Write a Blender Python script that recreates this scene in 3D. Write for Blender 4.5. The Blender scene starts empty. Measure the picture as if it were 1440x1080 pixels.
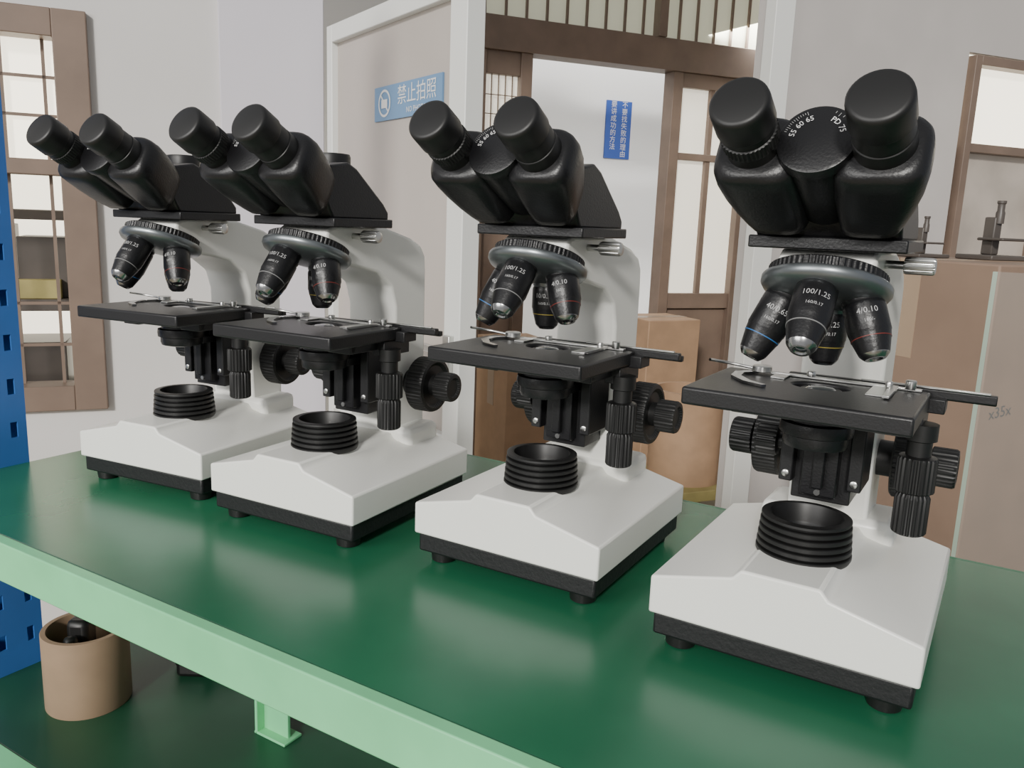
import bpy, bmesh, math, random
from mathutils import Vector, Matrix
from mathutils.bvhtree import BVHTree
random.seed(4)
TT=1.0           # table top height
CAMH=TT+0.293
COL=bpy.context.scene.collection

# ------------------------------------------------------------------ materials
def mat(name,col,rough=.5,metal=0,coat=0,noise=0,nscale=20,bump=0,bscale=200,emit=0,col2=None,trans=0,alpha=1,spec=.5,detail=4):
    m=bpy.data.materials.new(name);m.use_nodes=True
    nt=m.node_tree;b=nt.nodes["Principled BSDF"]
    b.inputs["Base Color"].default_value=(*col,1);b.inputs["Roughness"].default_value=rough
    b.inputs["Metallic"].default_value=metal;b.inputs["Coat Weight"].default_value=coat
    b.inputs["Coat Roughness"].default_value=.08
    b.inputs["Specular IOR Level"].default_value=spec
    b.inputs["Transmission Weight"].default_value=trans;b.inputs["Alpha"].default_value=alpha
    if emit: b.inputs["Emission Color"].default_value=(*col,1);b.inputs["Emission Strength"].default_value=emit
    tc=nt.nodes.new("ShaderNodeTexCoord")
    if noise or col2:
        n=nt.nodes.new("ShaderNodeTexNoise");n.inputs["Scale"].default_value=nscale;n.inputs["Detail"].default_value=detail
        nt.links.new(tc.outputs["Object"],n.inputs["Vector"])
        r=nt.nodes.new("ShaderNodeValToRGB");r.color_ramp.elements[0].position=.35;r.color_ramp.elements[1].position=.68
        c2=col2 if col2 else tuple(c*(1-noise) for c in col)
        r.color_ramp.elements[0].color=(*c2,1);r.color_ramp.elements[1].color=(*col,1)
        nt.links.new(n.outputs["Fac"],r.inputs["Fac"]);nt.links.new(r.outputs["Color"],b.inputs["Base Color"])
    if bump:
        n2=nt.nodes.new("ShaderNodeTexNoise");n2.inputs["Scale"].default_value=bscale;n2.inputs["Detail"].default_value=3
        nt.links.new(tc.outputs["Object"],n2.inputs["Vector"])
        bp=nt.nodes.new("ShaderNodeBump");bp.inputs["Strength"].default_value=bump;bp.inputs["Distance"].default_value=.002
        nt.links.new(n2.outputs["Fac"],bp.inputs["Height"]);nt.links.new(bp.outputs["Normal"],b.inputs["Normal"])
    return m
M_BLACK=mat("black_enamel",(.007,.007,.008),.36,bump=.10,bscale=600)
M_STAGE=mat("stage_black",(.011,.011,.012),.40,bump=.08,bscale=600)
M_RUB=mat("black_rubber",(.008,.008,.008),.45)
M_PLATE=mat("base_black_plastic",(.010,.010,.011),.5,bump=.2,bscale=300)
M_WHITE=mat("white_enamel",(.85,.85,.80),.33,noise=.03,nscale=6,bump=.04,bscale=700)
M_STEEL=mat("brushed_steel",(.62,.62,.6),.28,metal=1)
M_TIP=mat("objective_chrome",(.42,.42,.42),.22,metal=1)
M_SATIN=mat("satin_grey_metal",(.22,.24,.25),.33,metal=.85)
M_GLASS=mat("lens_glass",(.03,.035,.04),.05,coat=1)
M_TXT=mat("white_print",(.75,.75,.75),.6)
M_PRINT=mat("faint_print",(.42,.42,.42),.6)
M_BLUE=mat("blue_ring",(.03,.14,.36),.4);M_RED=mat("red_ring",(.16,.025,.02),.4);M_YEL=mat("yellow_ring",(.28,.22,.04),.4);M_WR=mat("white_ring",(.20,.20,.20),.4)

# ------------------------------------------------------------------ mesh helpers
def finish(name,me,m,parent=None,loc=None,M=None,bevel=0,bseg=2,smooth=40):
    me.materials.append(m)
    for p in me.polygons:p.use_smooth=True
    me.set_sharp_from_angle(angle=math.radians(smooth))
    ob=bpy.data.objects.new(name,me);COL.objects.link(ob)
    if M is not None: ob.matrix_basis=M
    if loc: ob.location=loc
    if parent: ob.parent=parent
    if bevel:
        b=ob.modifiers.new("b","BEVEL");b.width=bevel;b.segments=bseg;b.limit_method='ANGLE';b.angle_limit=math.radians(30);b.harden_normals=False
    return ob
def bm2me(bm,name):
    bmesh.ops.recalc_face_normals(bm,faces=bm.faces)
    me=bpy.data.meshes.new(name);bm.to_mesh(me);bm.free();return me
def addbox(bm,x0,x1,y0,y1,z0,z1,M=None):
    vs=[bm.verts.new((x,y,z)) for x in(x0,x1) for y in(y0,y1) for z in(z0,z1)]
    for f in((0,1,3,2),(4,6,7,5),(0,4,5,1),(2,3,7,6),(0,2,6,4),(1,5,7,3)): bm.faces.new([vs[i] for i in f])
    if M is not None:
        for v in vs:v.co=M@v.co
def box(name,b,m,parent=None,bevel=.001,M=None,bseg=2):
    bm=bmesh.new()
    bl=b if isinstance(b[0],(list,tuple)) else [b]
    for q in bl: addbox(bm,*q)
    return finish(name,bm2me(bm,name),m,parent,bevel=bevel,M=M,bseg=bseg)
def prism(name,poly,a0,a1,m,parent=None,axis='x',bevel=.001,bseg=3,M=None):
    bm=bmesh.new()
    def P(a,u,v): return (a,u,v) if axis=='x' else ((u,a,v) if axis=='y' else (u,v,a))
    A=[bm.verts.new(P(a0,u,v)) for u,v in poly];B=[bm.verts.new(P(a1,u,v)) for u,v in poly]
    bm.faces.new(A);bm.faces.new(B[::-1]);n=len(poly)
    for i in range(n): bm.faces.new([A[i],B[i],B[(i+1)%n],A[(i+1)%n]])
    return finish(name,bm2me(bm,name),m,parent,bevel=bevel,bseg=bseg,M=M)
def addlathe(bm,prof,M=None,segs=40,ribs=None):
    """prof [(r,z)...]; ribs=(z0,z1,n,depth)"""
    rings=[]
    if ribs: segs=ribs[2]*4
    for r,z in prof:
        ring=[]
        for i in range(segs):
            a=2*math.pi*i/segs;rr=r
            if ribs and ribs[0]-1e-6<=z<=ribs[1]+1e-6 and i%4>=2: rr=r-ribs[3]
            v=Vector((rr*math.cos(a),rr*math.sin(a),z))
            ring.append(bm.verts.new(M@v if M is not None else v))
        rings.append(ring)
    for a,b in zip(rings,rings[1:]):
        for i in range(segs): bm.faces.new([a[i],a[(i+1)%segs],b[(i+1)%segs],b[i]])
    bm.faces.new(rings[0]);bm.faces.new(rings[-1][::-1])
def lathe(name,prof,m,parent=None,M=None,segs=40,ribs=None,smooth=40):
    bm=bmesh.new();addlathe(bm,prof,None,segs,ribs)
    return finish(name,bm2me(bm,name),m,parent,M=M,smooth=smooth)
def orient(o,d,up=(0,0,1)):
    """matrix with local +Z along d, origin o"""
    z=Vector(d).normalized();u=Vector(up)
    if abs(z.dot(u))>.95:u=Vector((0,1,0))
    x=u.cross(z).normalized();y=z.cross(x)
    M=Matrix((x,y,z)).transposed().to_4x4();M.translation=Vector(o);return M
def textmesh(body,size,extr=0):
    c=bpy.data.curves.new("t",'FONT');c.body=body;c.size=size;c.align_x='CENTER';c.align_y='CENTER';c.extrude=extr;c.resolution_u=2
    o=bpy.data.objects.new("t",c);COL.objects.link(o);bpy.context.view_layer.update()
    me=bpy.data.meshes.new_from_object(o.evaluated_get(bpy.context.evaluated_depsgraph_get()))
    bpy.data.objects.remove(o);return me
def tube(name,pts,r,m,parent=None):
    c=bpy.data.curves.new(name,'CURVE');c.dimensions='3D';c.bevel_depth=r;c.bevel_resolution=3
    s=c.splines.new('BEZIER');s.bezier_points.add(len(pts)-1)
    for p,q in zip(s.bezier_points,pts): p.co=q;p.handle_left_type=p.handle_right_type='AUTO'
    c.materials.append(m);o=bpy.data.objects.new(name,c);COL.objects.link(o)
    if parent:o.parent=parent
    return o

# ------------------------------------------------------------------ microscope
def build_microscope():
    root=bpy.data.objects.new("microscope",None);COL.objects.link(root);root.empty_display_size=.05
    R=root
    W=.0875;yf=-.065;yb=.127
    prof=[(-W,.026),(W,.026),(W,.0536),(.031,.067),(.0255,.0735),(-.0255,.0735),(-.031,.067),(-W,.0536)]
    prism("base_body",prof,yf,yb,M_WHITE,R,axis='y',bevel=.0018,bseg=3)
    box("base_plate",(-W+.003,W-.003,yf+.003,yb-.003,.0095,.0262),M_PLATE,R,bevel=.002)
    bm=bmesh.new()
    for x in(-.068,.068):
        for y in(yf+.018,yb-.02): addlathe(bm,[(.009,0),(.0105,.001),(.0115,.010)],Matrix.Translation((x,y,0)),24)
    finish("base_feet",bm2me(bm,"feet"),M_RUB,R)
    box("rear_housing",(-.05,.05,.072,.1265,.052,.080),M_WHITE,R,bevel=.006)
    arm=[(.076,.070),(.073,.12),(.073,.205),(.066,.226),(.045,.240),(.02,.245),(-.024,.252),(-.030,.262),(-.030,.279),(-.022,.2835),(.058,.2835),(.100,.2735),(.118,.2655),(.1255,.255),(.1265,.24),(.1265,.06),(.076,.06)]
    prism("arm",arm,-.030,.030,M_WHITE,R,bevel=.003,bseg=3)
    p=[(.0315,.070)];z=.0715;n=5;h=.0050
    for i in range(n):
        r=.0325-.0004*i
        p+=[(r,z+.0006),(r,z+.0030),(r-.0006,z+.0035),(r-.0044,z+.0037),(r-.0044,z+h)];z+=h
    p+=[(.0300,z+.0003),(.0305,z+.001),(.0303,z+.0026),(.0290,z+.0030),(.0245,z+.0030),(.0235,z+.001),(.022,z-.012),(.004,z-.012)]
    lathe("light_collector",p,M_RUB,R,segs=64,smooth=30)
    lathe("collector_lens",[(.0225,.0865),(.018,.088),(.010,.089),(.0005,.0893)],M_GLASS,R)
    box("focus_block",[(-.021,.021,.040,.075,.098,.182),(-.029,-.019,.030,.070,.112,.176),(.019,.029,.030,.070,.112,.176)],M_STAGE,R,bevel=.0012)
    box("rack_guide",[(-.0125,.0125,.028,.042,.105,.172),(-.004,.004,.022,.03,.112,.165)],M_BLACK,R,bevel=.001)
    bm=bmesh.new()
    for x in(-.024,.024):
        for zz in(.118,.168): addlathe(bm,[(.0026,0),(.0026,.0012),(.0018,.0016)],orient((x,.0302,zz),(0,-1,0)),16)
    for zz in(.112,.125): addlathe(bm,[(.0022,0),(.0022,.0012)],orient((.0,.0282,zz-.004),(0,-1,0)),16)
    finish("block_screws",bm2me(bm,"scr"),M_STEEL,R)
    for sgn,nm in((1,"right"),(-1,"left")):
        M=orient((sgn*.029,.101,.124),(sgn,0,0))
        lathe("coarse_knob_"+nm,[(.014,0),(.014,.012),(.0265,.0125),(.0282,.014),(.0285,.0145),(.0285,.031),(.0275,.033),(.024,.0335),(.021,.031),(.014,.031)],M_RUB,R,M=M,ribs=(.0142,.0312,48,.0008),smooth=25)
        lathe("fine_knob_"+nm,[(.011,.030),(.011,.037),(.0145,.038),(.015,.0385),(.015,.054),(.014,.0558),(.0105,.0562),(.009,.054)],M_RUB,R,M=M,ribs=(.0384,.0541,24,.0009),smooth=25)
    lathe("condenser",[(.012,.148),(.0205,.150),(.0215,.153),(.0215,.158),(.024,.159),(.0245,.163),(.024,.167),(.0205,.168),(.0205,.179),(.018,.186),(.013,.1895),(.006,.190)],M_BLACK,R,segs=48)
    lathe("condenser_lens",[(.012,.1885),(.008,.1908),(.0005,.1915)],M_GLASS,R)
    box("condenser_bracket",(-.016,.016,.0,.045,.150,.158),M_STAGE,R,bevel=.001)
    M=orient((-.029,.050,.137),(-1,0,0))
    lathe("condenser_knob",[(.006,0),(.006,.006),(.0115,.0065),(.0122,.008),(.0122,.021),(.011,.0225),(.007,.0228)],M_RUB,R,M=M,ribs=(.0079,.0211,22,.0009),smooth=25)
    bm=bmesh.new()
    x0,x1,y0,y1=-.0748,.0655,-.0683,.0345;zt,zb_=.1915,.1795
    N=32;hr=.014
    outer=[];inner=[]
    for i in range(N):
        a=2*math.pi*(i+.5)/N
        inner.append((.0+ (hr*1.35)*math.cos(a), .0+hr*math.sin(a)))
        c,s=math.cos(a),math.sin(a)
        t=min([(x1 if c>0 else x0)/c if abs(c)>1e-6 else 9,(y1 if s>0 else y0)/s if abs(s)>1e-6 else 9])
        outer.append((c*t,s*t))
    for cx,cy in((x0,y0),(x0,y1),(x1,y0),(x1,y1)):
        k=min(range(N),key=lambda i:(outer[i][0]-cx)**2+(outer[i][1]-cy)**2);outer[k]=(cx,cy)
    vt=[[bm.verts.new((*q,z)) for q in L] for L in(outer,inner) for z in(zt,zb_)]
    ot,ob_,it,ib=vt
    for i in range(N):
        j=(i+1)%N
        bm.faces.new([ot[i],ot[j],it[j],it[i]]);bm.faces.new([ob_[j],ob_[i],ib[i],ib[j]])
        bm.faces.new([ot[j],ot[i],ob_[i],ob_[j]]);bm.faces.new([it[i],it[j],ib[j],ib[i]])
    finish("stage_plate",bm2me(bm,"stage"),M_STAGE,R,bevel=.0018,bseg=3)
    box("stage_lower_plate",[(-.052,.056,-.028,-.022,.172,.1797),(-.052,.056,.026,.046,.170,.1797),(-.052,-.030,-.03,.05,.171,.1797),(.030,.056,-.03,.05,.171,.1797),(-.03,.03,.03,.074,.166,.180)],M_STAGE,R,bevel=.001)
    box("stage_rail",[(-.03,.104,.0345,.041,.187,.193),(-.02,.104,.0425,.048,.185,.190),(.050,.064,.010,.05,.1655,.1795),(.060,.075,.026,.046,.178,.188)],M_STAGE,R,bevel=.0008)
    box("rail_strip",(.02,.100,.0335,.0365,.1932,.1945),M_STEEL,R,bevel=.0003)
    lathe("stage_control_shaft",[(.008,.145),(.008,.160),(.0105,.161),(.0105,.172)],M_RUB,R,M=Matrix.Translation((.0633,.019,0)))
    lathe("stage_control_knob_upper",[(.011,.1245),(.0128,.1255),(.0128,.1475),(.0118,.149),(.009,.150)],M_RUB,R,M=Matrix.Translation((.0633,.019,0)),ribs=(.1254,.1476,22,.0011),smooth=25)
    lathe("stage_control_knob_lower",[(.009,.0946),(.0105,.0955),(.0112,.0965),(.0112,.121),(.0095,.124)],M_RUB,R,M=Matrix.Translation((.0633,.019,0)),ribs=(.0964,.1211,20,.0011),smooth=25)
    box("slide_holder",[(-.040,.060,.0225,.0275,.1918,.1935),(.030,.045,-.014,.0225,.1916,.1928),(.041,.0455,-.022,.024,.1926,.1944),(-.036,-.026,.006,.024,.1916,.1930)],M_STEEL,R,bevel=.0003)
    bm=bmesh.new()
    pts=[(-.050,.020),(-.058,.006),(-.056,-.010),(-.044,-.026),(-.030,-.034)]
    w=[.003,.0035,.0035,.003,.002]
    L=[];
    for i,(px,py) in enumerate(pts):
        a=Vector(pts[min(i+1,4)])-Vector(pts[max(i-1,0)]);a.normalize();nn=Vector((-a.y,a.x))*w[i]
        for z in(.1918,.1936):
            L.append((bm.verts.new((px+nn.x,py+nn.y,z)),bm.verts.new((px-nn.x,py-nn.y,z))))
    for i in range(4):
        a,b,c,d=L[2*i],L[2*i+1],L[2*i+2],L[2*i+3]
        for q in([a[0],a[1],c[1],c[0]],[b[1],b[0],d[0],d[1]],[a[0],c[0],d[0],b[0]],[a[1],b[1],d[1],c[1]]): bm.faces.new(q)
    bm.faces.new([L[0][0],L[1][0],L[1][1],L[0][1]]);bm.faces.new([L[8][0],L[8][1],L[9][1],L[9][0]])
    finish("slide_clip_finger",bm2me(bm,"clip"),M_TIP,R)
    bm=bmesh.new()
    for (x,y,r,h) in((-.046,.021,.007,.0045),(-.012,.025,.0032,.004),(.053,.023,.0035,.006),(.040,.020,.0025,.004)):
        addlathe(bm,[(r*.95,.1932),(r,.1936),(r,.1932+h-.0006),(r*.85,.1932+h)],Matrix.Translation((x,y,0)),24)
    finish("slide_holder_screws",bm2me(bm,"s"),M_STEEL,R)
    tube("slide_clip_spring",[(-.05,.022,.1945),(-.068,.020,.1965),(-.078,.012,.1985),(-.080,.004,.200)],.0011,M_STEEL,R)
    # turret
    t=math.radians(20);C=Vector((0,-.021,.2635));d=Vector((0,-math.sin(t),-math.cos(t)))
    MT=orient(C,d)
    lathe("turret_knurled_ring",[(.026,-.007),(.0355,-.006),(.037,-.005),(.037,.0005),(.036,.001)],M_BLACK,R,M=MT,ribs=(-.0051,.0006,60,.0006),smooth=25)
    lathe("turret_disc",[(.0365,.0005),(.0398,.001),(.0405,.002),(.0405,.0055),(.0385,.0085),(.030,.0120),(.018,.0145),(.010,.015)],M_SATIN,R,M=MT,segs=64)
    w_=Vector((0,math.cos(t),-math.sin(t)))
    objs=[((0,1),M_YEL,.041,"10/0.25","160/0.17"),((-1,0),M_BLUE,.050,"40/0.65","160/0.17"),((0,-1),M_WR,.051,"100/1.25","160/0.17"),((1,0),M_RED,.042,"4/0.10","160/-")]
    for k,((cx,cy),ring,Ln,t1,t2) in enumerate(objs):
        rad=Vector((cx*1.0,0,0))+w_*cy;rad.normalize()
        dd=(d*math.cos(t)+rad*math.sin(t)).normalized()
        o=C+d*.008+rad*.0225
        MO=orient(o,dd,up=(0,-1,0.0) if abs(dd.y)<.9 else (0,0,1))
        nm="objective_%d"%(k+1)
        lathe(nm+"_collar",[(.0128,-.004),(.0128,.005),(.0118,.0065)],M_SATIN if k==0 else M_BLACK,R,M=MO)
        prof=[(.0112,.004),(.0128,.0072),(.0130,.009),(.0130,Ln*.58),(.0126,Ln*.60),(.0120,Ln*.68),(.0092,Ln*.92)]
        lathe(nm+"_barrel",prof,M_BLACK,R,M=MO)
        lathe(nm+"_color_ring",[(.0118,Ln*.685),(.0121,Ln*.688),(.0120,Ln*.700),(.0114,Ln*.703)],ring,R,M=MO)
        lathe(nm+"_tip",[(.0092,Ln*.915),(.0088,Ln*.935),(.0073,Ln*.975),(.0062,Ln),(.0045,Ln),(.003,Ln-.002)],M_TIP,R,M=MO)
        lathe(nm+"_front_lens",[(.0044,Ln-.0012),(.002,Ln-.0005),(.0003,Ln-.0003)],M_GLASS,R,M=MO)
        for body,sz,zc_ in((t1,.0052,Ln*.32),(t2,.0031,Ln*.47)):
            me=textmesh(body,sz);inv=MO.inverted()
            f=(inv.to_3x3()@Vector((.25,-1,.15)));a0=math.atan2(f.y,f.x)
            rr=.01312
            for v in me.vertices:
                a=a0+v.co.x/rr
                v.co=Vector((rr*math.cos(a),rr*math.sin(a),zc_-v.co.y))
            right=(MO.to_3x3()@Vector((-math.sin(a0),math.cos(a0),0)))
            if right.x<0:
                for v in me.vertices:
                    a=math.atan2(v.co.y,v.co.x);a=2*a0-a
                    v.co=Vector((rr*math.cos(a),rr*math.sin(a),v.co.z))
            me.materials.clear();finish(nm+"_engraving",me,M_PRINT,R,M=MO)
    # head
    box("head_base_plate",(-.0475,.0475,-.0405,.0435,.2835,.2915),M_BLACK,R,bevel=.0010)
    side=[(-.037,.2905),(.0425,.2905),(.0425,.298),(.035,.306),(-.004,.335),(-.016,.340),(-.040,.336),(-.052,.318),(-.042,.298)]
    prism("head_prism_housing",side,-.0435,.0435,M_BLACK,R,bevel=.0022,bseg=3)
    lathe("photo_port",[(.019,.318),(.019,.336),(.0175,.337),(.0175,.347),(.0165,.3495),(.013,.350)],M_RUB,R,M=Matrix.Translation((0,.012,0)))
    box("dovetail_collar",(-.03,.03,-.02,.035,.278,.2845),M_WHITE,R,bevel=.003)
    M=orient((.029,.0066,.2755),(1,0,0))
    lathe("lock_screw",[(.0028,0),(.0028,.012),(.0050,.0125),(.0056,.0135),(.0056,.029),(.005,.0305),(.003,.031)],M_STEEL,R,M=M,ribs=(.0134,.0291,20,.0005),smooth=25)
    th=math.radians(29);a=Vector((0,math.cos(th),-math.sin(th)));wv=Vector((0,math.sin(th),math.cos(th)))
    E0=Vector((0,-.126,.362))
    def pod(sgn):
        # (s along axis, centre x, half width, half height, w offset, exponent): flat front shoulder, straight tapering flanks, blunt rear
        secs=[(.0415,.0350,.010,.010,0,2.2),(.0416,.0350,.0185,.0185,0,2.2),(.0423,.0346,.0203,.0200,0,2.5),(.0440,.0342,.0228,.0214,-.0005,3.0),(.0475,.0338,.0245,.0222,-.001,3.4),(.056,.0335,.0250,.0225,-.001,3.6),(.068,.0320,.0240,.0225,-.002,3.8),(.080,.0302,.0218,.0224,-.003,4.0),(.092,.0280,.0194,.0218,-.004,4.0),(.0985,.0268,.0180,.0210,-.0045,4.0),(.1005,.0263,.0168,.0198,-.0045,3.6),(.1012,.026,.0145,.0178,-.0045,3.2),(.1014,.026,.008,.010,-.0045,3)]
        bm=bmesh.new();rings=[];N=56
        for s,cx,hx,hw,wo,ex in secs:
            ring=[]
            for i in range(N):
                q=2*math.pi*i/N;c,s_=math.cos(q),math.sin(q);e=2/ex
                u=hx*math.copysign(abs(c)**e,c);w=hw*math.copysign(abs(s_)**e,s_)+wo
                v=E0+a*s+Vector((1,0,0))*sgn*(cx+u)+wv*w
                ring.append(bm.verts.new(v))
            rings.append(ring)
        for A,B in zip(rings,rings[1:]):
            for i in range(N): bm.faces.new([A[i],A[(i+1)%N],B[(i+1)%N],B[i]])
        bm.faces.new(rings[0]);bm.faces.new(rings[-1][::-1])
        return bm
    for sgn,nm in((1,"right"),(-1,"left")):
        finish("prism_pod_"+nm,bm2me(pod(sgn),"pod"),M_BLACK,R,smooth=50)
        ME=orient(E0+Vector((sgn*.0352,0,0)),a)
        if sgn<0:
            lathe("eyepiece_"+nm,[(.0145,.016),(.0157,.0165),(.0157,.0235),(.0151,.024),(.0151,.0255),(.0164,.026),(.0164,.0335),(.0156,.0343),(.0153,.036),(.0156,.048)],M_RUB,R,M=ME,ribs=(.0259,.0336,40,.0005),smooth=25)
        else:
            lathe("eyepiece_"+nm,[(.0145,.016),(.0157,.0165),(.0159,.030),(.0154,.0305),(.0154,.0315),(.0161,.032),(.0165,.048)],M_RUB,R,M=ME,smooth=25)
        lathe("eyepiece_cap_"+nm,[(.0136,.0),(.0153,.0005),(.0163,.0016),(.0167,.004),(.0169,.0185),(.0165,.0195),(.0150,.0198)],M_RUB,R,M=ME)
    MH=orient(E0+a*.0375+wv*.0015,a)
    lathe("hinge_barrel",[(.0200,.0),(.0215,.0006),(.0220,.002),(.0220,.0075),(.0208,.0085),(.0208,.030),(.0205,.050),(.0195,.060),(.010,.062)],M_BLACK,R,M=MH,segs=56)
    Mface=orient(E0+a*.0373+wv*.0015,-a,up=(0,0,1))
    bm=bmesh.new()
    for i in range(13):
        for base in(140,40):
            an=math.radians(base+(i-6)*4.2)
            if base==40 and i%2: continue
            addbox(bm,.0176 if i%5 else .0166,.0190,-.00012,.00012,0,.0001,M=Matrix.Rotation(an,4,'Z'))
    finish("hinge_scale_ticks",bm2me(bm,"tk"),M_PRINT,R,M=Mface)
    for body,an in(("55 60 65",-50),("PD 75",50)):
        me=textmesh(body,.0046)
        for v in me.vertices:
            q=math.radians(90-an)-v.co.x/.0135;r_=.0138+v.co.y;v.co=Vector((r_*math.cos(q),r_*math.sin(q),.0001))
        finish("hinge_scale_print",me,M_TXT,R,M=Mface)
    bm=bmesh.new()
    for sgn in(1,-1):
        pb=pod(sgn);tree=BVHTree.FromBMesh(pb)
        for s,u in((.056,.022),(.074,.030),(.088,.020)):
            o=E0+a*s+Vector((sgn*u,0,0))-wv*.06-a*.03
            hit=tree.ray_cast(o,(wv*.06+a*.03).normalized())
            if hit[0]:
                nn=hit[1] if hit[1].dot(wv)<0 else -hit[1]
                addlathe(bm,[(.0013,-.001),(.0013,.0004),(.0008,.0006)],orient(hit[0],nn),12)
        pb.free()
    finish("head_screws",bm2me(bm,"hs"),M_STEEL,R)
    return root
proto=build_microscope()
def dup(root):
    n=root.copy();COL.objects.link(n)
    for c in list(root.children):
        q=c.copy();COL.objects.link(q);q.parent=n
    return n
POS=[(-.3618,.8874,-24.3),(-.1816,.7809,-28.0),(.0283,.6880,-30.4),(.2111,.5528,-31.3)]
for i,(x,y,r) in enumerate(POS):
    o=proto if i==0 else dup(proto)
    o.location=(x,y,TT);o.rotation_euler=(0,0,math.radians(r))

# ------------------------------------------------------------------ table (rack shelf)
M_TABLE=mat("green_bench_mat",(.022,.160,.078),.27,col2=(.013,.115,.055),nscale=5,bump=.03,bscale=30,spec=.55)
M_LOWER=mat("green_lower_shelf_shaded",(.016,.085,.042),.4,col2=(.010,.055,.028),nscale=6)  # darker copy of the bench green, under-bench shade put into the colour
M_TRIM=mat("pale_green_paint",(.19,.62,.30),.4,noise=.12,nscale=15)
M_BPOST=mat("blue_powder_coat",(.05,.19,.58),.42,noise=.15,nscale=12)
ang=math.radians(-31)
bench=bpy.data.objects.new("workbench_rack",None);COL.objects.link(bench);bench.rotation_euler=(0,0,ang)
u0,u1,v0,v1=-.95,.75,.362,.842
box("bench_top",(u0,u1,v0+.002,v1,TT-.018,TT),M_TABLE,bench,bevel=.0015)
box("front_beam",[(u0-.25,u1,v0-.010,v0+.0015,TT-.036,TT+.0012),(u0-.25,u1,v0,v0+.03,TT-.036,TT-.033)],M_TRIM,bench,bevel=.0012)
box("back_beam",[(u0,u1,v1-.001,v1+.004,TT-.036,TT)],M_TABLE,bench,bevel=.001)
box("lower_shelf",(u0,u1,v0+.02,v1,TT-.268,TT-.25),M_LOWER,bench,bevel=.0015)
box("lower_shelf_beam",(u0-.25,u1,v0-.010,v0+.02,TT-.29,TT-.249),M_TRIM,bench,bevel=.001)
box("shelf_support",[(-.625,-.588,.55,.554,TT-.25,TT-.02),(-.627,-.623,.54,.58,TT-.25,TT-.02),(-.628,-.583,.540,.565,TT-.25,TT-.247)],M_TRIM,bench,bevel=.0008)
def upright(name,uu,vv):
    bm=bmesh.new()
    Wd=.062
    step=.05
    def bx(a0,a1,b0,b1,c0,c1): addbox(bm,uu+a0,uu+a1,vv+b0,vv+b1,c0,c1)
    T=.0022
    for (fx) in (0,1):
        def seg(p0,p1,c0,c1):
            if fx==0: bx(p0,p1,0,T,c0,c1)
            else: bx(Wd-T,Wd,p0+T,p1+T,c0,c1)
        seg(0,.010,0,2.1);seg(.018,.042,0,2.1);seg(.050,Wd if fx==0 else .060,0,2.1)
        zz=0
        while zz<2.1:
            for p in(.010,.042):
                seg(p,p+.008,zz,zz+.032)
            zz+=step
    bx(0,T,0,.062,0,2.1)
    bx(T,Wd-T,.058,.060,0,2.1)
    return finish(name,bm2me(bm,name),M_BPOST,bench)
upright("upright_left",-1.010,.436)
upright("upright_right",.755,.80)
upright("upright_right_front",.755,.36)
M_KRAFT=mat("kraft_board",(.42,.27,.165),.8,noise=.15,nscale=14)
M_KTUBE=mat("kraft_tube_board",(.32,.22,.14),.8,noise=.2,nscale=14)
M_KDARK=mat("carton_reflection_brown",(.27,.185,.135),.7,noise=.12,nscale=9)  # brown of the hazy glass reflections, used on the large stack
ct=bpy.data.objects.new("cardboard_tube",None);COL.objects.link(ct);ct.location=(-.462,.838,TT-.25)
lathe("tube_wall",[(.0435,.0),(.044,.001),(.044,.087),(.0435,.088),(.0385,.088),(.038,.087),(.038,.002),(.01,.0018)],M_KTUBE,ct,segs=56)
box("offcuts_inside",[(-.020,.004,-.005,.02,.004,.094),(-.015,.0,-.025,-.01,.004,.084)],M_RUB,ct,bevel=.006)
box("scrap_parts_bundle",[(-.02,.02,-.02,.02,0,.03),(.0,.045,-.01,.015,.0,.02),(-.03,.0,.0,.03,.0,.045)],M_RUB,bevel=.006,M=Matrix.Translation((-.365,.905,TT-.25)))

# ------------------------------------------------------------------ room (frame rotated 22 deg)
e=math.radians(22)
M_WALL=mat("plaster_wall",(.66,.64,.62),.85,noise=.08,nscale=2.5)
M_WALLR=mat("plaster_wall_grey",(.56,.53,.51),.85,noise=.15,nscale=2.5)
M_WALL2=mat("lilac_plaster",(.64,.61,.66),.85,noise=.06,nscale=2)
M_WOOD=mat("brown_frame_paint",(.21,.150,.115),.45,noise=.2,nscale=8)
M_ALU=mat("white_door_frame",(.76,.77,.74),.35)
M_PANEL=mat("hazy_acrylic",(.49,.44,.40),.18,noise=.14,nscale=2)
M_FLOOR=mat("floor_concrete",(.42,.37,.27),.5,noise=.25,nscale=2)
M_SIGN=mat("sign_blue",(.03,.09,.40),.4)
M_SIGN2=mat("sign_pale_blue",(.14,.27,.46),.4)
M_CREAM=mat("frosted_window",(.93,.86,.70),.5,emit=2.6)
M_LIGHT2=mat("hazy_lower_light",(.50,.44,.38),.3,noise=.35,nscale=4,emit=.15)
M_TRANS=mat("transom_glass",(.60,.60,.46),.4,emit=.40)
M_BACKW=mat("white_far_wall",(.82,.82,.82),.8)
M_CAB=mat("dark_mottled",(.10,.085,.075),.4,noise=.3,nscale=6)
M_OLIVE=mat("olive_mottled",(.42,.36,.14),.7,noise=.3,nscale=10)
def room(name): 
    o=bpy.data.objects.new(name,None);COL.objects.link(o);o.rotation_euler=(0,0,e);return o
RM=Matrix.Rotation(e,4,'Z')
def rbox(name,b,m,bevel=.002,parent=None):
    ob=box(name,b,m,None,bevel=bevel,M=RM if parent is None else None)
    if parent: ob.parent=parent
    return ob
box("floor",(-4,7,-3,8,-.05,0),M_FLOOR,bevel=0)
Q=2.2
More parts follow.
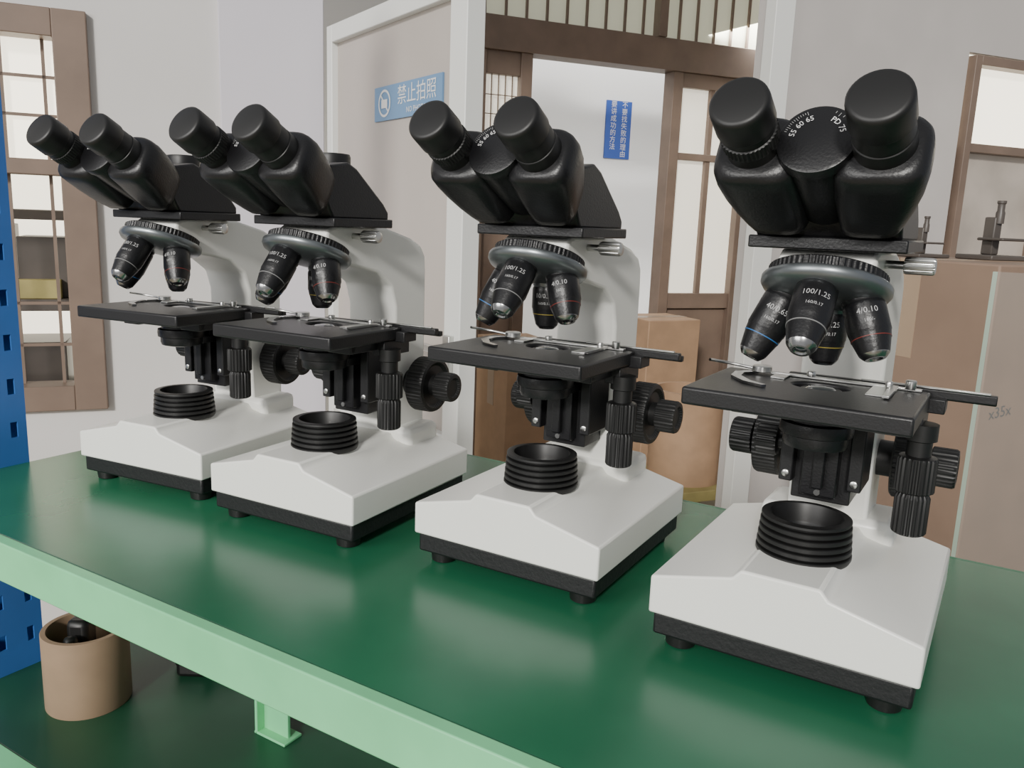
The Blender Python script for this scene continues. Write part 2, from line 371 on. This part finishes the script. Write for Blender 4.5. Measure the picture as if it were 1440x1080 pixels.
rbox("wall_left",[(-2.4,-.72,Q,Q+.12,0,3),(-.72,-.18,Q,Q+.12,0,.81),(-.72,-.18,Q,Q+.12,1.72,3),(-.18,.10,Q,Q+.12,0,3)],M_WALL,bevel=0)
rbox("wall_pilaster",(.10,.345,Q-.02,Q+.12,0,3),M_WALL2)
rbox("wall_lintel",(.345,1.64,Q,Q+.12,2.45,3),M_WALL,bevel=0)
w1=room("window_1")
rbox("frame",[(-.25,-.18,Q-.02,Q+.06,.81,1.72),(-.72,-.66,Q-.02,Q+.06,.81,1.72),(-.66,-.25,Q-.02,Q+.06,1.66,1.72),(-.66,-.25,Q-.02,Q+.06,.81,.87),(-.66,-.25,Q-.01,Q+.05,1.36,1.395)],M_WOOD,parent=w1)
bars=[]
for k in range(5): bars.append((-.62+k*.085,-.613+k*.085,Q+.03,Q+.036,.87,1.66))
for z in(.96,1.06,1.49,1.575): bars.append((-.66,-.25,Q+.03,Q+.036,z,z+.007))
rbox("grille_bars",bars,M_WOOD,parent=w1,bevel=0)
rbox("upper_pane",(-.66,-.25,Q+.045,Q+.05,1.395,1.66),M_CREAM,parent=w1,bevel=0)
rbox("glow_backing",(-1.2,.3,Q+.60,Q+.61,.7,1.5),M_CREAM,parent=w1,bevel=0)  # added glowing sheet behind the rack, for bright bands in the pane
cb=room("reflection_rack")  # made-up rack; its boards and blocks stand in for reflections in the lower pane
rbox("reflection_boards",[(-1.1,.2,Q+.25,Q+.5,1.255,1.28),(-1.1,.2,Q+.25,Q+.5,1.02,1.05),(-1.1,.2,Q+.25,Q+.5,.78,.80),(-1.1,.2,Q+.3,Q+.5,.66,.72),(-.25,-.21,Q+.25,Q+.5,0,1.45),(-.85,-.81,Q+.25,Q+.5,0,1.45)],M_CAB,parent=cb)
rbox("reflection_blocks",[(-.80,-.42,Q+.28,Q+.48,1.05,1.24),(-.40,-.26,Q+.30,Q+.45,1.05,1.21),(-.78,-.3,Q+.3,Q+.48,.80,.93)],M_CAB,parent=cb)
rbox("reflection_slabs",[(-.78,-.50,Q+.3,Q+.46,1.28,1.34),(-.76,-.3,Q+.27,Q+.33,1.05,1.10)],M_OLIVE,parent=cb)
# door leaf (open towards the bench)
A=Vector((-.466,2.13,0));B=Vector((-.090,1.60,0));dv=(B-A);Lw=dv.length
MD=Matrix.Translation(A)@Matrix.Rotation(math.atan2(dv.y,dv.x),4,'Z')
d1=bpy.data.objects.new("door_1",None);COL.objects.link(d1);d1.matrix_basis=MD
ztop=CAMH+.449
def dbox(name,b,m,bevel=.002): return box(name,b,m,d1,bevel=bevel)
dbox("leaf_frame",[(0,.03,-.02,.02,.01,ztop),(Lw-.06,Lw,-.02,.02,.01,ztop),(.03,Lw-.06,-.02,.02,ztop-.04,ztop),(.03,Lw-.06,-.02,.02,.01,.12),(.03,Lw-.06,-.02,.02,.80,.86)],M_ALU)
dbox("leaf_panel",(.025,Lw-.05,-.004,.004,.1,ztop-.03),M_PANEL,bevel=0)
dbox("lever_handle",[(Lw-.045,Lw-.02,-.032,-.02,.97,1.07),(Lw-.04,Lw-.028,-.055,-.03,1.035,1.05),(Lw-.13,Lw-.028,-.058,-.048,1.035,1.05)],M_STEEL)
dbox("notice_board",(.245,.545,-.0085,-.0045,CAMH+.210,CAMH+.282),M_SIGN2,bevel=0)
def dtext(body,x,z,size,m,name):
    me=textmesh(body,size);M=Matrix.Translation((x,-.0092,z))@Matrix.Rotation(math.pi/2,4,'X')
    finish(name,me,m,d1,M=M)
dtext("禁止拍照",.44,CAMH+.254,.042,M_TXT,"notice_text")
dtext("NO PHOTO",.44,CAMH+.224,.016,M_TXT,"notice_text_small")
bm=bmesh.new()
for i in range(28):
    a0=2*math.pi*i/28;a1=2*math.pi*(i+1)/28
    bm.faces.new([bm.verts.new((r*math.cos(t_),0,r*math.sin(t_))) for r,t_ in((.024,a0),(.024,a1),(.029,a1),(.029,a0))])
addbox(bm,-.024,.024,-.0002,.0002,-.002,.002,M=Matrix.Rotation(math.radians(45),4,'Y'))
addbox(bm,-.014,.014,-.0003,0,-.010,.008)
finish("notice_icon",bm2me(bm,"ic"),M_TXT,d1,M=Matrix.Translation((.295,-.0093,CAMH+.246)))
rbox("door_jamb_right",(1.685,1.757,Q-.03,Q+.02,0,3),M_ALU)
rbox("wall_right",[(1.72,2.55,Q+.02,Q+.10,0,3),(2.55,4.5,Q+.02,Q+.10,0,1.20),(2.55,4.5,Q+.02,Q+.10,1.93,3)],M_WALLR,bevel=0)
w2=room("window_2")
rbox("frame",[(2.565,2.595,Q+.0,Q+.10,1.18,1.92),(2.595,4.5,Q+.0,Q+.10,1.89,1.92),(2.595,4.5,Q+.0,Q+.10,1.18,1.24),(2.595,4.5,Q+.01,Q+.09,1.60,1.63),(3.0,3.04,Q+.01,Q+.09,1.24,1.91)],M_WOOD,parent=w2)
rbox("upper_pane",(2.55,4.5,Q+.05,Q+.055,1.615,1.93),M_CREAM,parent=w2,bevel=0)
rbox("lower_pane",(2.55,4.5,Q+.05,Q+.055,1.2,1.615),M_LIGHT2,parent=w2,bevel=0)
# far brown partition with doorway
Q2=3.31
rbox("wall_far",[(.0,1.13,Q2,Q2+.1,0,2.95),(2.50,5,Q2,Q2+.1,0,2.95)],M_BACKW,bevel=0)
w3=room("window_3")
rbox("frame",[(1.12,5,Q2-.05,Q2+.05,1.97,2.10),(1.12,1.16,Q2-.04,Q2+.04,0,1.97),(1.31,1.36,Q2-.04,Q2+.04,0,1.97),(1.16,1.31,Q2-.03,Q2+.03,1.88,1.97),(1.16,1.31,Q2-.03,Q2+.03,1.45,1.50),(1.16,1.31,Q2-.01,Q2+.02,0,1.45),
 (2.03,2.08,Q2-.04,Q2+.04,0,1.97),(2.42,2.50,Q2-.04,Q2+.04,0,1.97),(2.08,2.42,Q2-.03,Q2+.03,.93,1.0),(2.08,2.42,Q2-.03,Q2+.03,1.60,1.63),(2.24,2.265,Q2-.02,Q2+.02,1.0,1.97),(2.08,2.42,Q2-.03,Q2+.03,1.91,1.97),(2.08,2.42,Q2-.01,Q2+.02,0,.93),(1.93,1.97,Q2-.06,Q2+.06,2.1,2.6),(1.12,5,Q2-.04,Q2+.04,2.40,2.48)],M_WOOD,parent=w3)
rbox("transom_panes",(1.12,5,Q2-.005,Q2+.005,2.1,2.42),M_TRANS,parent=w3,bevel=0)
tb_=[]
k=1.15
while k<2.7: tb_.append((k,k+.009,Q2-.02,Q2-.008,2.1,2.42));k+=.09
rbox("transom_bars",tb_,M_WOOD,parent=w3,bevel=0)
rbox("side_panes",[(2.08,2.42,Q2+.0,Q2+.005,1.0,1.91),(1.16,1.31,Q2+.0,Q2+.005,1.50,1.88)],mat("side_light_glass",(.85,.80,.68),.5,emit=.9),parent=w3,bevel=0)
gb=[(1.16+j*.03,1.163+j*.03,Q2-.02,Q2-.012,1.5,1.88) for j in range(1,5)]+[(1.16,1.31,Q2-.02,Q2-.012,1.5+j*.075,1.503+j*.075) for j in range(1,5)]
rbox("small_grille",gb,M_WOOD,parent=w3,bevel=0)
rbox("wall_back",(-1,6,5.0,5.1,0,3),M_BACKW,bevel=0)
rbox("ceiling_beam",(1.0,3.2,4.0,4.3,2.20,2.40),M_BACKW)
sg=room("slogan_sign")
rbox("board",(2.605,2.79,4.985,4.998,1.735,2.10),M_SIGN,parent=sg,bevel=0)
for j,col in enumerate(("不要找失败的理由","要讲成功的方法")):
    for i,ch in enumerate(col):
        me=textmesh(ch,.044)
        finish("glyph",me,M_TXT,sg,M=Matrix.Translation((2.738-j*.080,4.983,2.075-i*.0445))@Matrix.Rotation(math.pi/2,4,'X'))
# cardboard boxes; the large stack stands in for reflections in the right-hand glass
M_TAPE=mat("packing_tape",(.36,.26,.18),.3)
M_INK=mat("marker_ink",(.09,.08,.08),.6)
def carton(name,p,q,z,w,d_,h,rot=0,m=None,text=None):
    M=RM@Matrix.Translation((p,q,z))@Matrix.Rotation(math.radians(rot),4,'Z')
    r=bpy.data.objects.new(name,None);COL.objects.link(r);r.matrix_basis=M
    box("carton_body",(-w/2,w/2,-d_/2,d_/2,0,h),m or M_KDARK,r,bevel=.004)
    box("flap_seam",[(-w/2,w/2,-.03,.03,h,h+.001),(-w/2-.001,-w/2,-.03,.03,h*.7,h)],M_TAPE,r,bevel=0)
    if text:
        me=textmesh(text,.034);finish("handwriting",me,M_INK,r,M=Matrix.Translation((w*-.435,-d_/2-.001,h*.58))@Matrix.Rotation(math.pi/2,4,'X')@Matrix.Rotation(.12,4,'Z'))
carton("cardboard_box",2.0,1.40,0,1.0,.42,.52,2)  # brown stack built in place of the hazy glass reflections
carton("cardboard_box",2.0,1.40,.523,1.0,.42,.725,2,text="x35x")
carton("cardboard_box",1.90,3.05,0,.26,.25,.92,3,M_KRAFT)
carton("cardboard_box",1.21,2.95,0,.22,.3,.85,3,M_KRAFT)
lathe("cardboard_roll",[(.14,0),(.14,.35),(.12,.35),(.12,.02),(.01,.02)],M_KRAFT,M=RM@Matrix.Translation((1.78,2.6,.35)),segs=48)
rbox("packing_stool",[(1.58,1.98,2.42,2.78,.31,.35),(1.60,1.64,2.44,2.48,0,.31),(1.92,1.96,2.44,2.48,0,.31),(1.60,1.64,2.72,2.76,0,.31),(1.92,1.96,2.72,2.76,0,.31)],M_OLIVE)
# dark instruments standing on the cartons
for pp,qq,sc_ in((1.80,1.42,1.0),(1.66,1.50,.7)):
    ins=bpy.data.objects.new("bench_instrument",None);COL.objects.link(ins);ins.matrix_basis=RM@Matrix.Translation((pp,qq,1.2491))@Matrix.Scale(sc_,4)
    box("instrument_foot",[(-.07,.07,-.05,.05,0,.012)],M_CAB,ins,bevel=.003)
    box("instrument_body",[(-.012,.012,.0,.03,.012,.10),(-.03,.05,-.04,.03,.045,.052)],M_CAB,ins,bevel=.003)
    lathe("instrument_tube",[(.010,.085),(.010,.11),(.008,.115),(.008,.13),(.010,.132),(.010,.138)],M_CAB,ins)
# glass sheet standing behind the bench; its pale tint paints the reflection haze
gs=bpy.data.objects.new("glass_screen",None);COL.objects.link(gs);gs.rotation_euler=(0,0,ang)
M_GS=mat("hazy_glass_sheet",(.75,.8,.78),.06,alpha=.06)
M_GE=mat("green_glass_edge",(.36,.44,.36),.2)
box("sheet",(-.015,.74,.90,.905,0,TT+.265),M_GS,gs,bevel=0)
box("polished_edge",[(-.019,-.015,.899,.906,0,TT+.265)],M_GE,gs,bevel=0)

# ------------------------------------------------------------------ light
w=bpy.data.worlds.new("World");bpy.context.scene.world=w;w.use_nodes=True
bg=w.node_tree.nodes["Background"];bg.inputs[0].default_value=(.97,.98,1,1);bg.inputs[1].default_value=.40
def area(name,loc,target,sx,sy,P,col):
    l=bpy.data.lights.new(name,'AREA');l.shape='RECTANGLE';l.size=sx;l.size_y=sy;l.energy=P;l.color=col
    o=bpy.data.objects.new(name,l);COL.objects.link(o);o.location=loc
    o.rotation_euler=(Vector(target)-Vector(loc)).to_track_quat('-Z','Y').to_euler();return o
area("daylight_window",(-1.7,-.7,2.0),(0,.8,1.1),1.3,1.0,34,(1,.98,.95))
area("far_room_fill",(1.0,4.2,2.4),(1.0,5.2,1.2),1.2,.8,60,(1,.98,.95))  # added fill that brightens the white far wall
sl=bpy.data.lights.new("sun",'SUN');sl.energy=2.9;sl.angle=math.radians(6);sl.color=(1,.97,.92)
so=bpy.data.objects.new("sun",sl);COL.objects.link(so);so.rotation_euler=Vector((.22,.8,-.34)).to_track_quat('-Z','Y').to_euler()

# ------------------------------------------------------------------ camera
cd=bpy.data.cameras.new("camera");cam=bpy.data.objects.new("camera",cd);COL.objects.link(cam)
cd.sensor_fit='HORIZONTAL';cd.sensor_width=36;cd.lens=36*1156.6/1440
pitch=math.radians(11.08);roll=math.radians(2.19)
cam.matrix_world=Matrix.Translation((0,0,CAMH))@Matrix.Rotation(math.pi/2-pitch,4,'X')@Matrix.Rotation(roll,4,'Z')
cd.clip_start=.02
bpy.context.scene.camera=cam
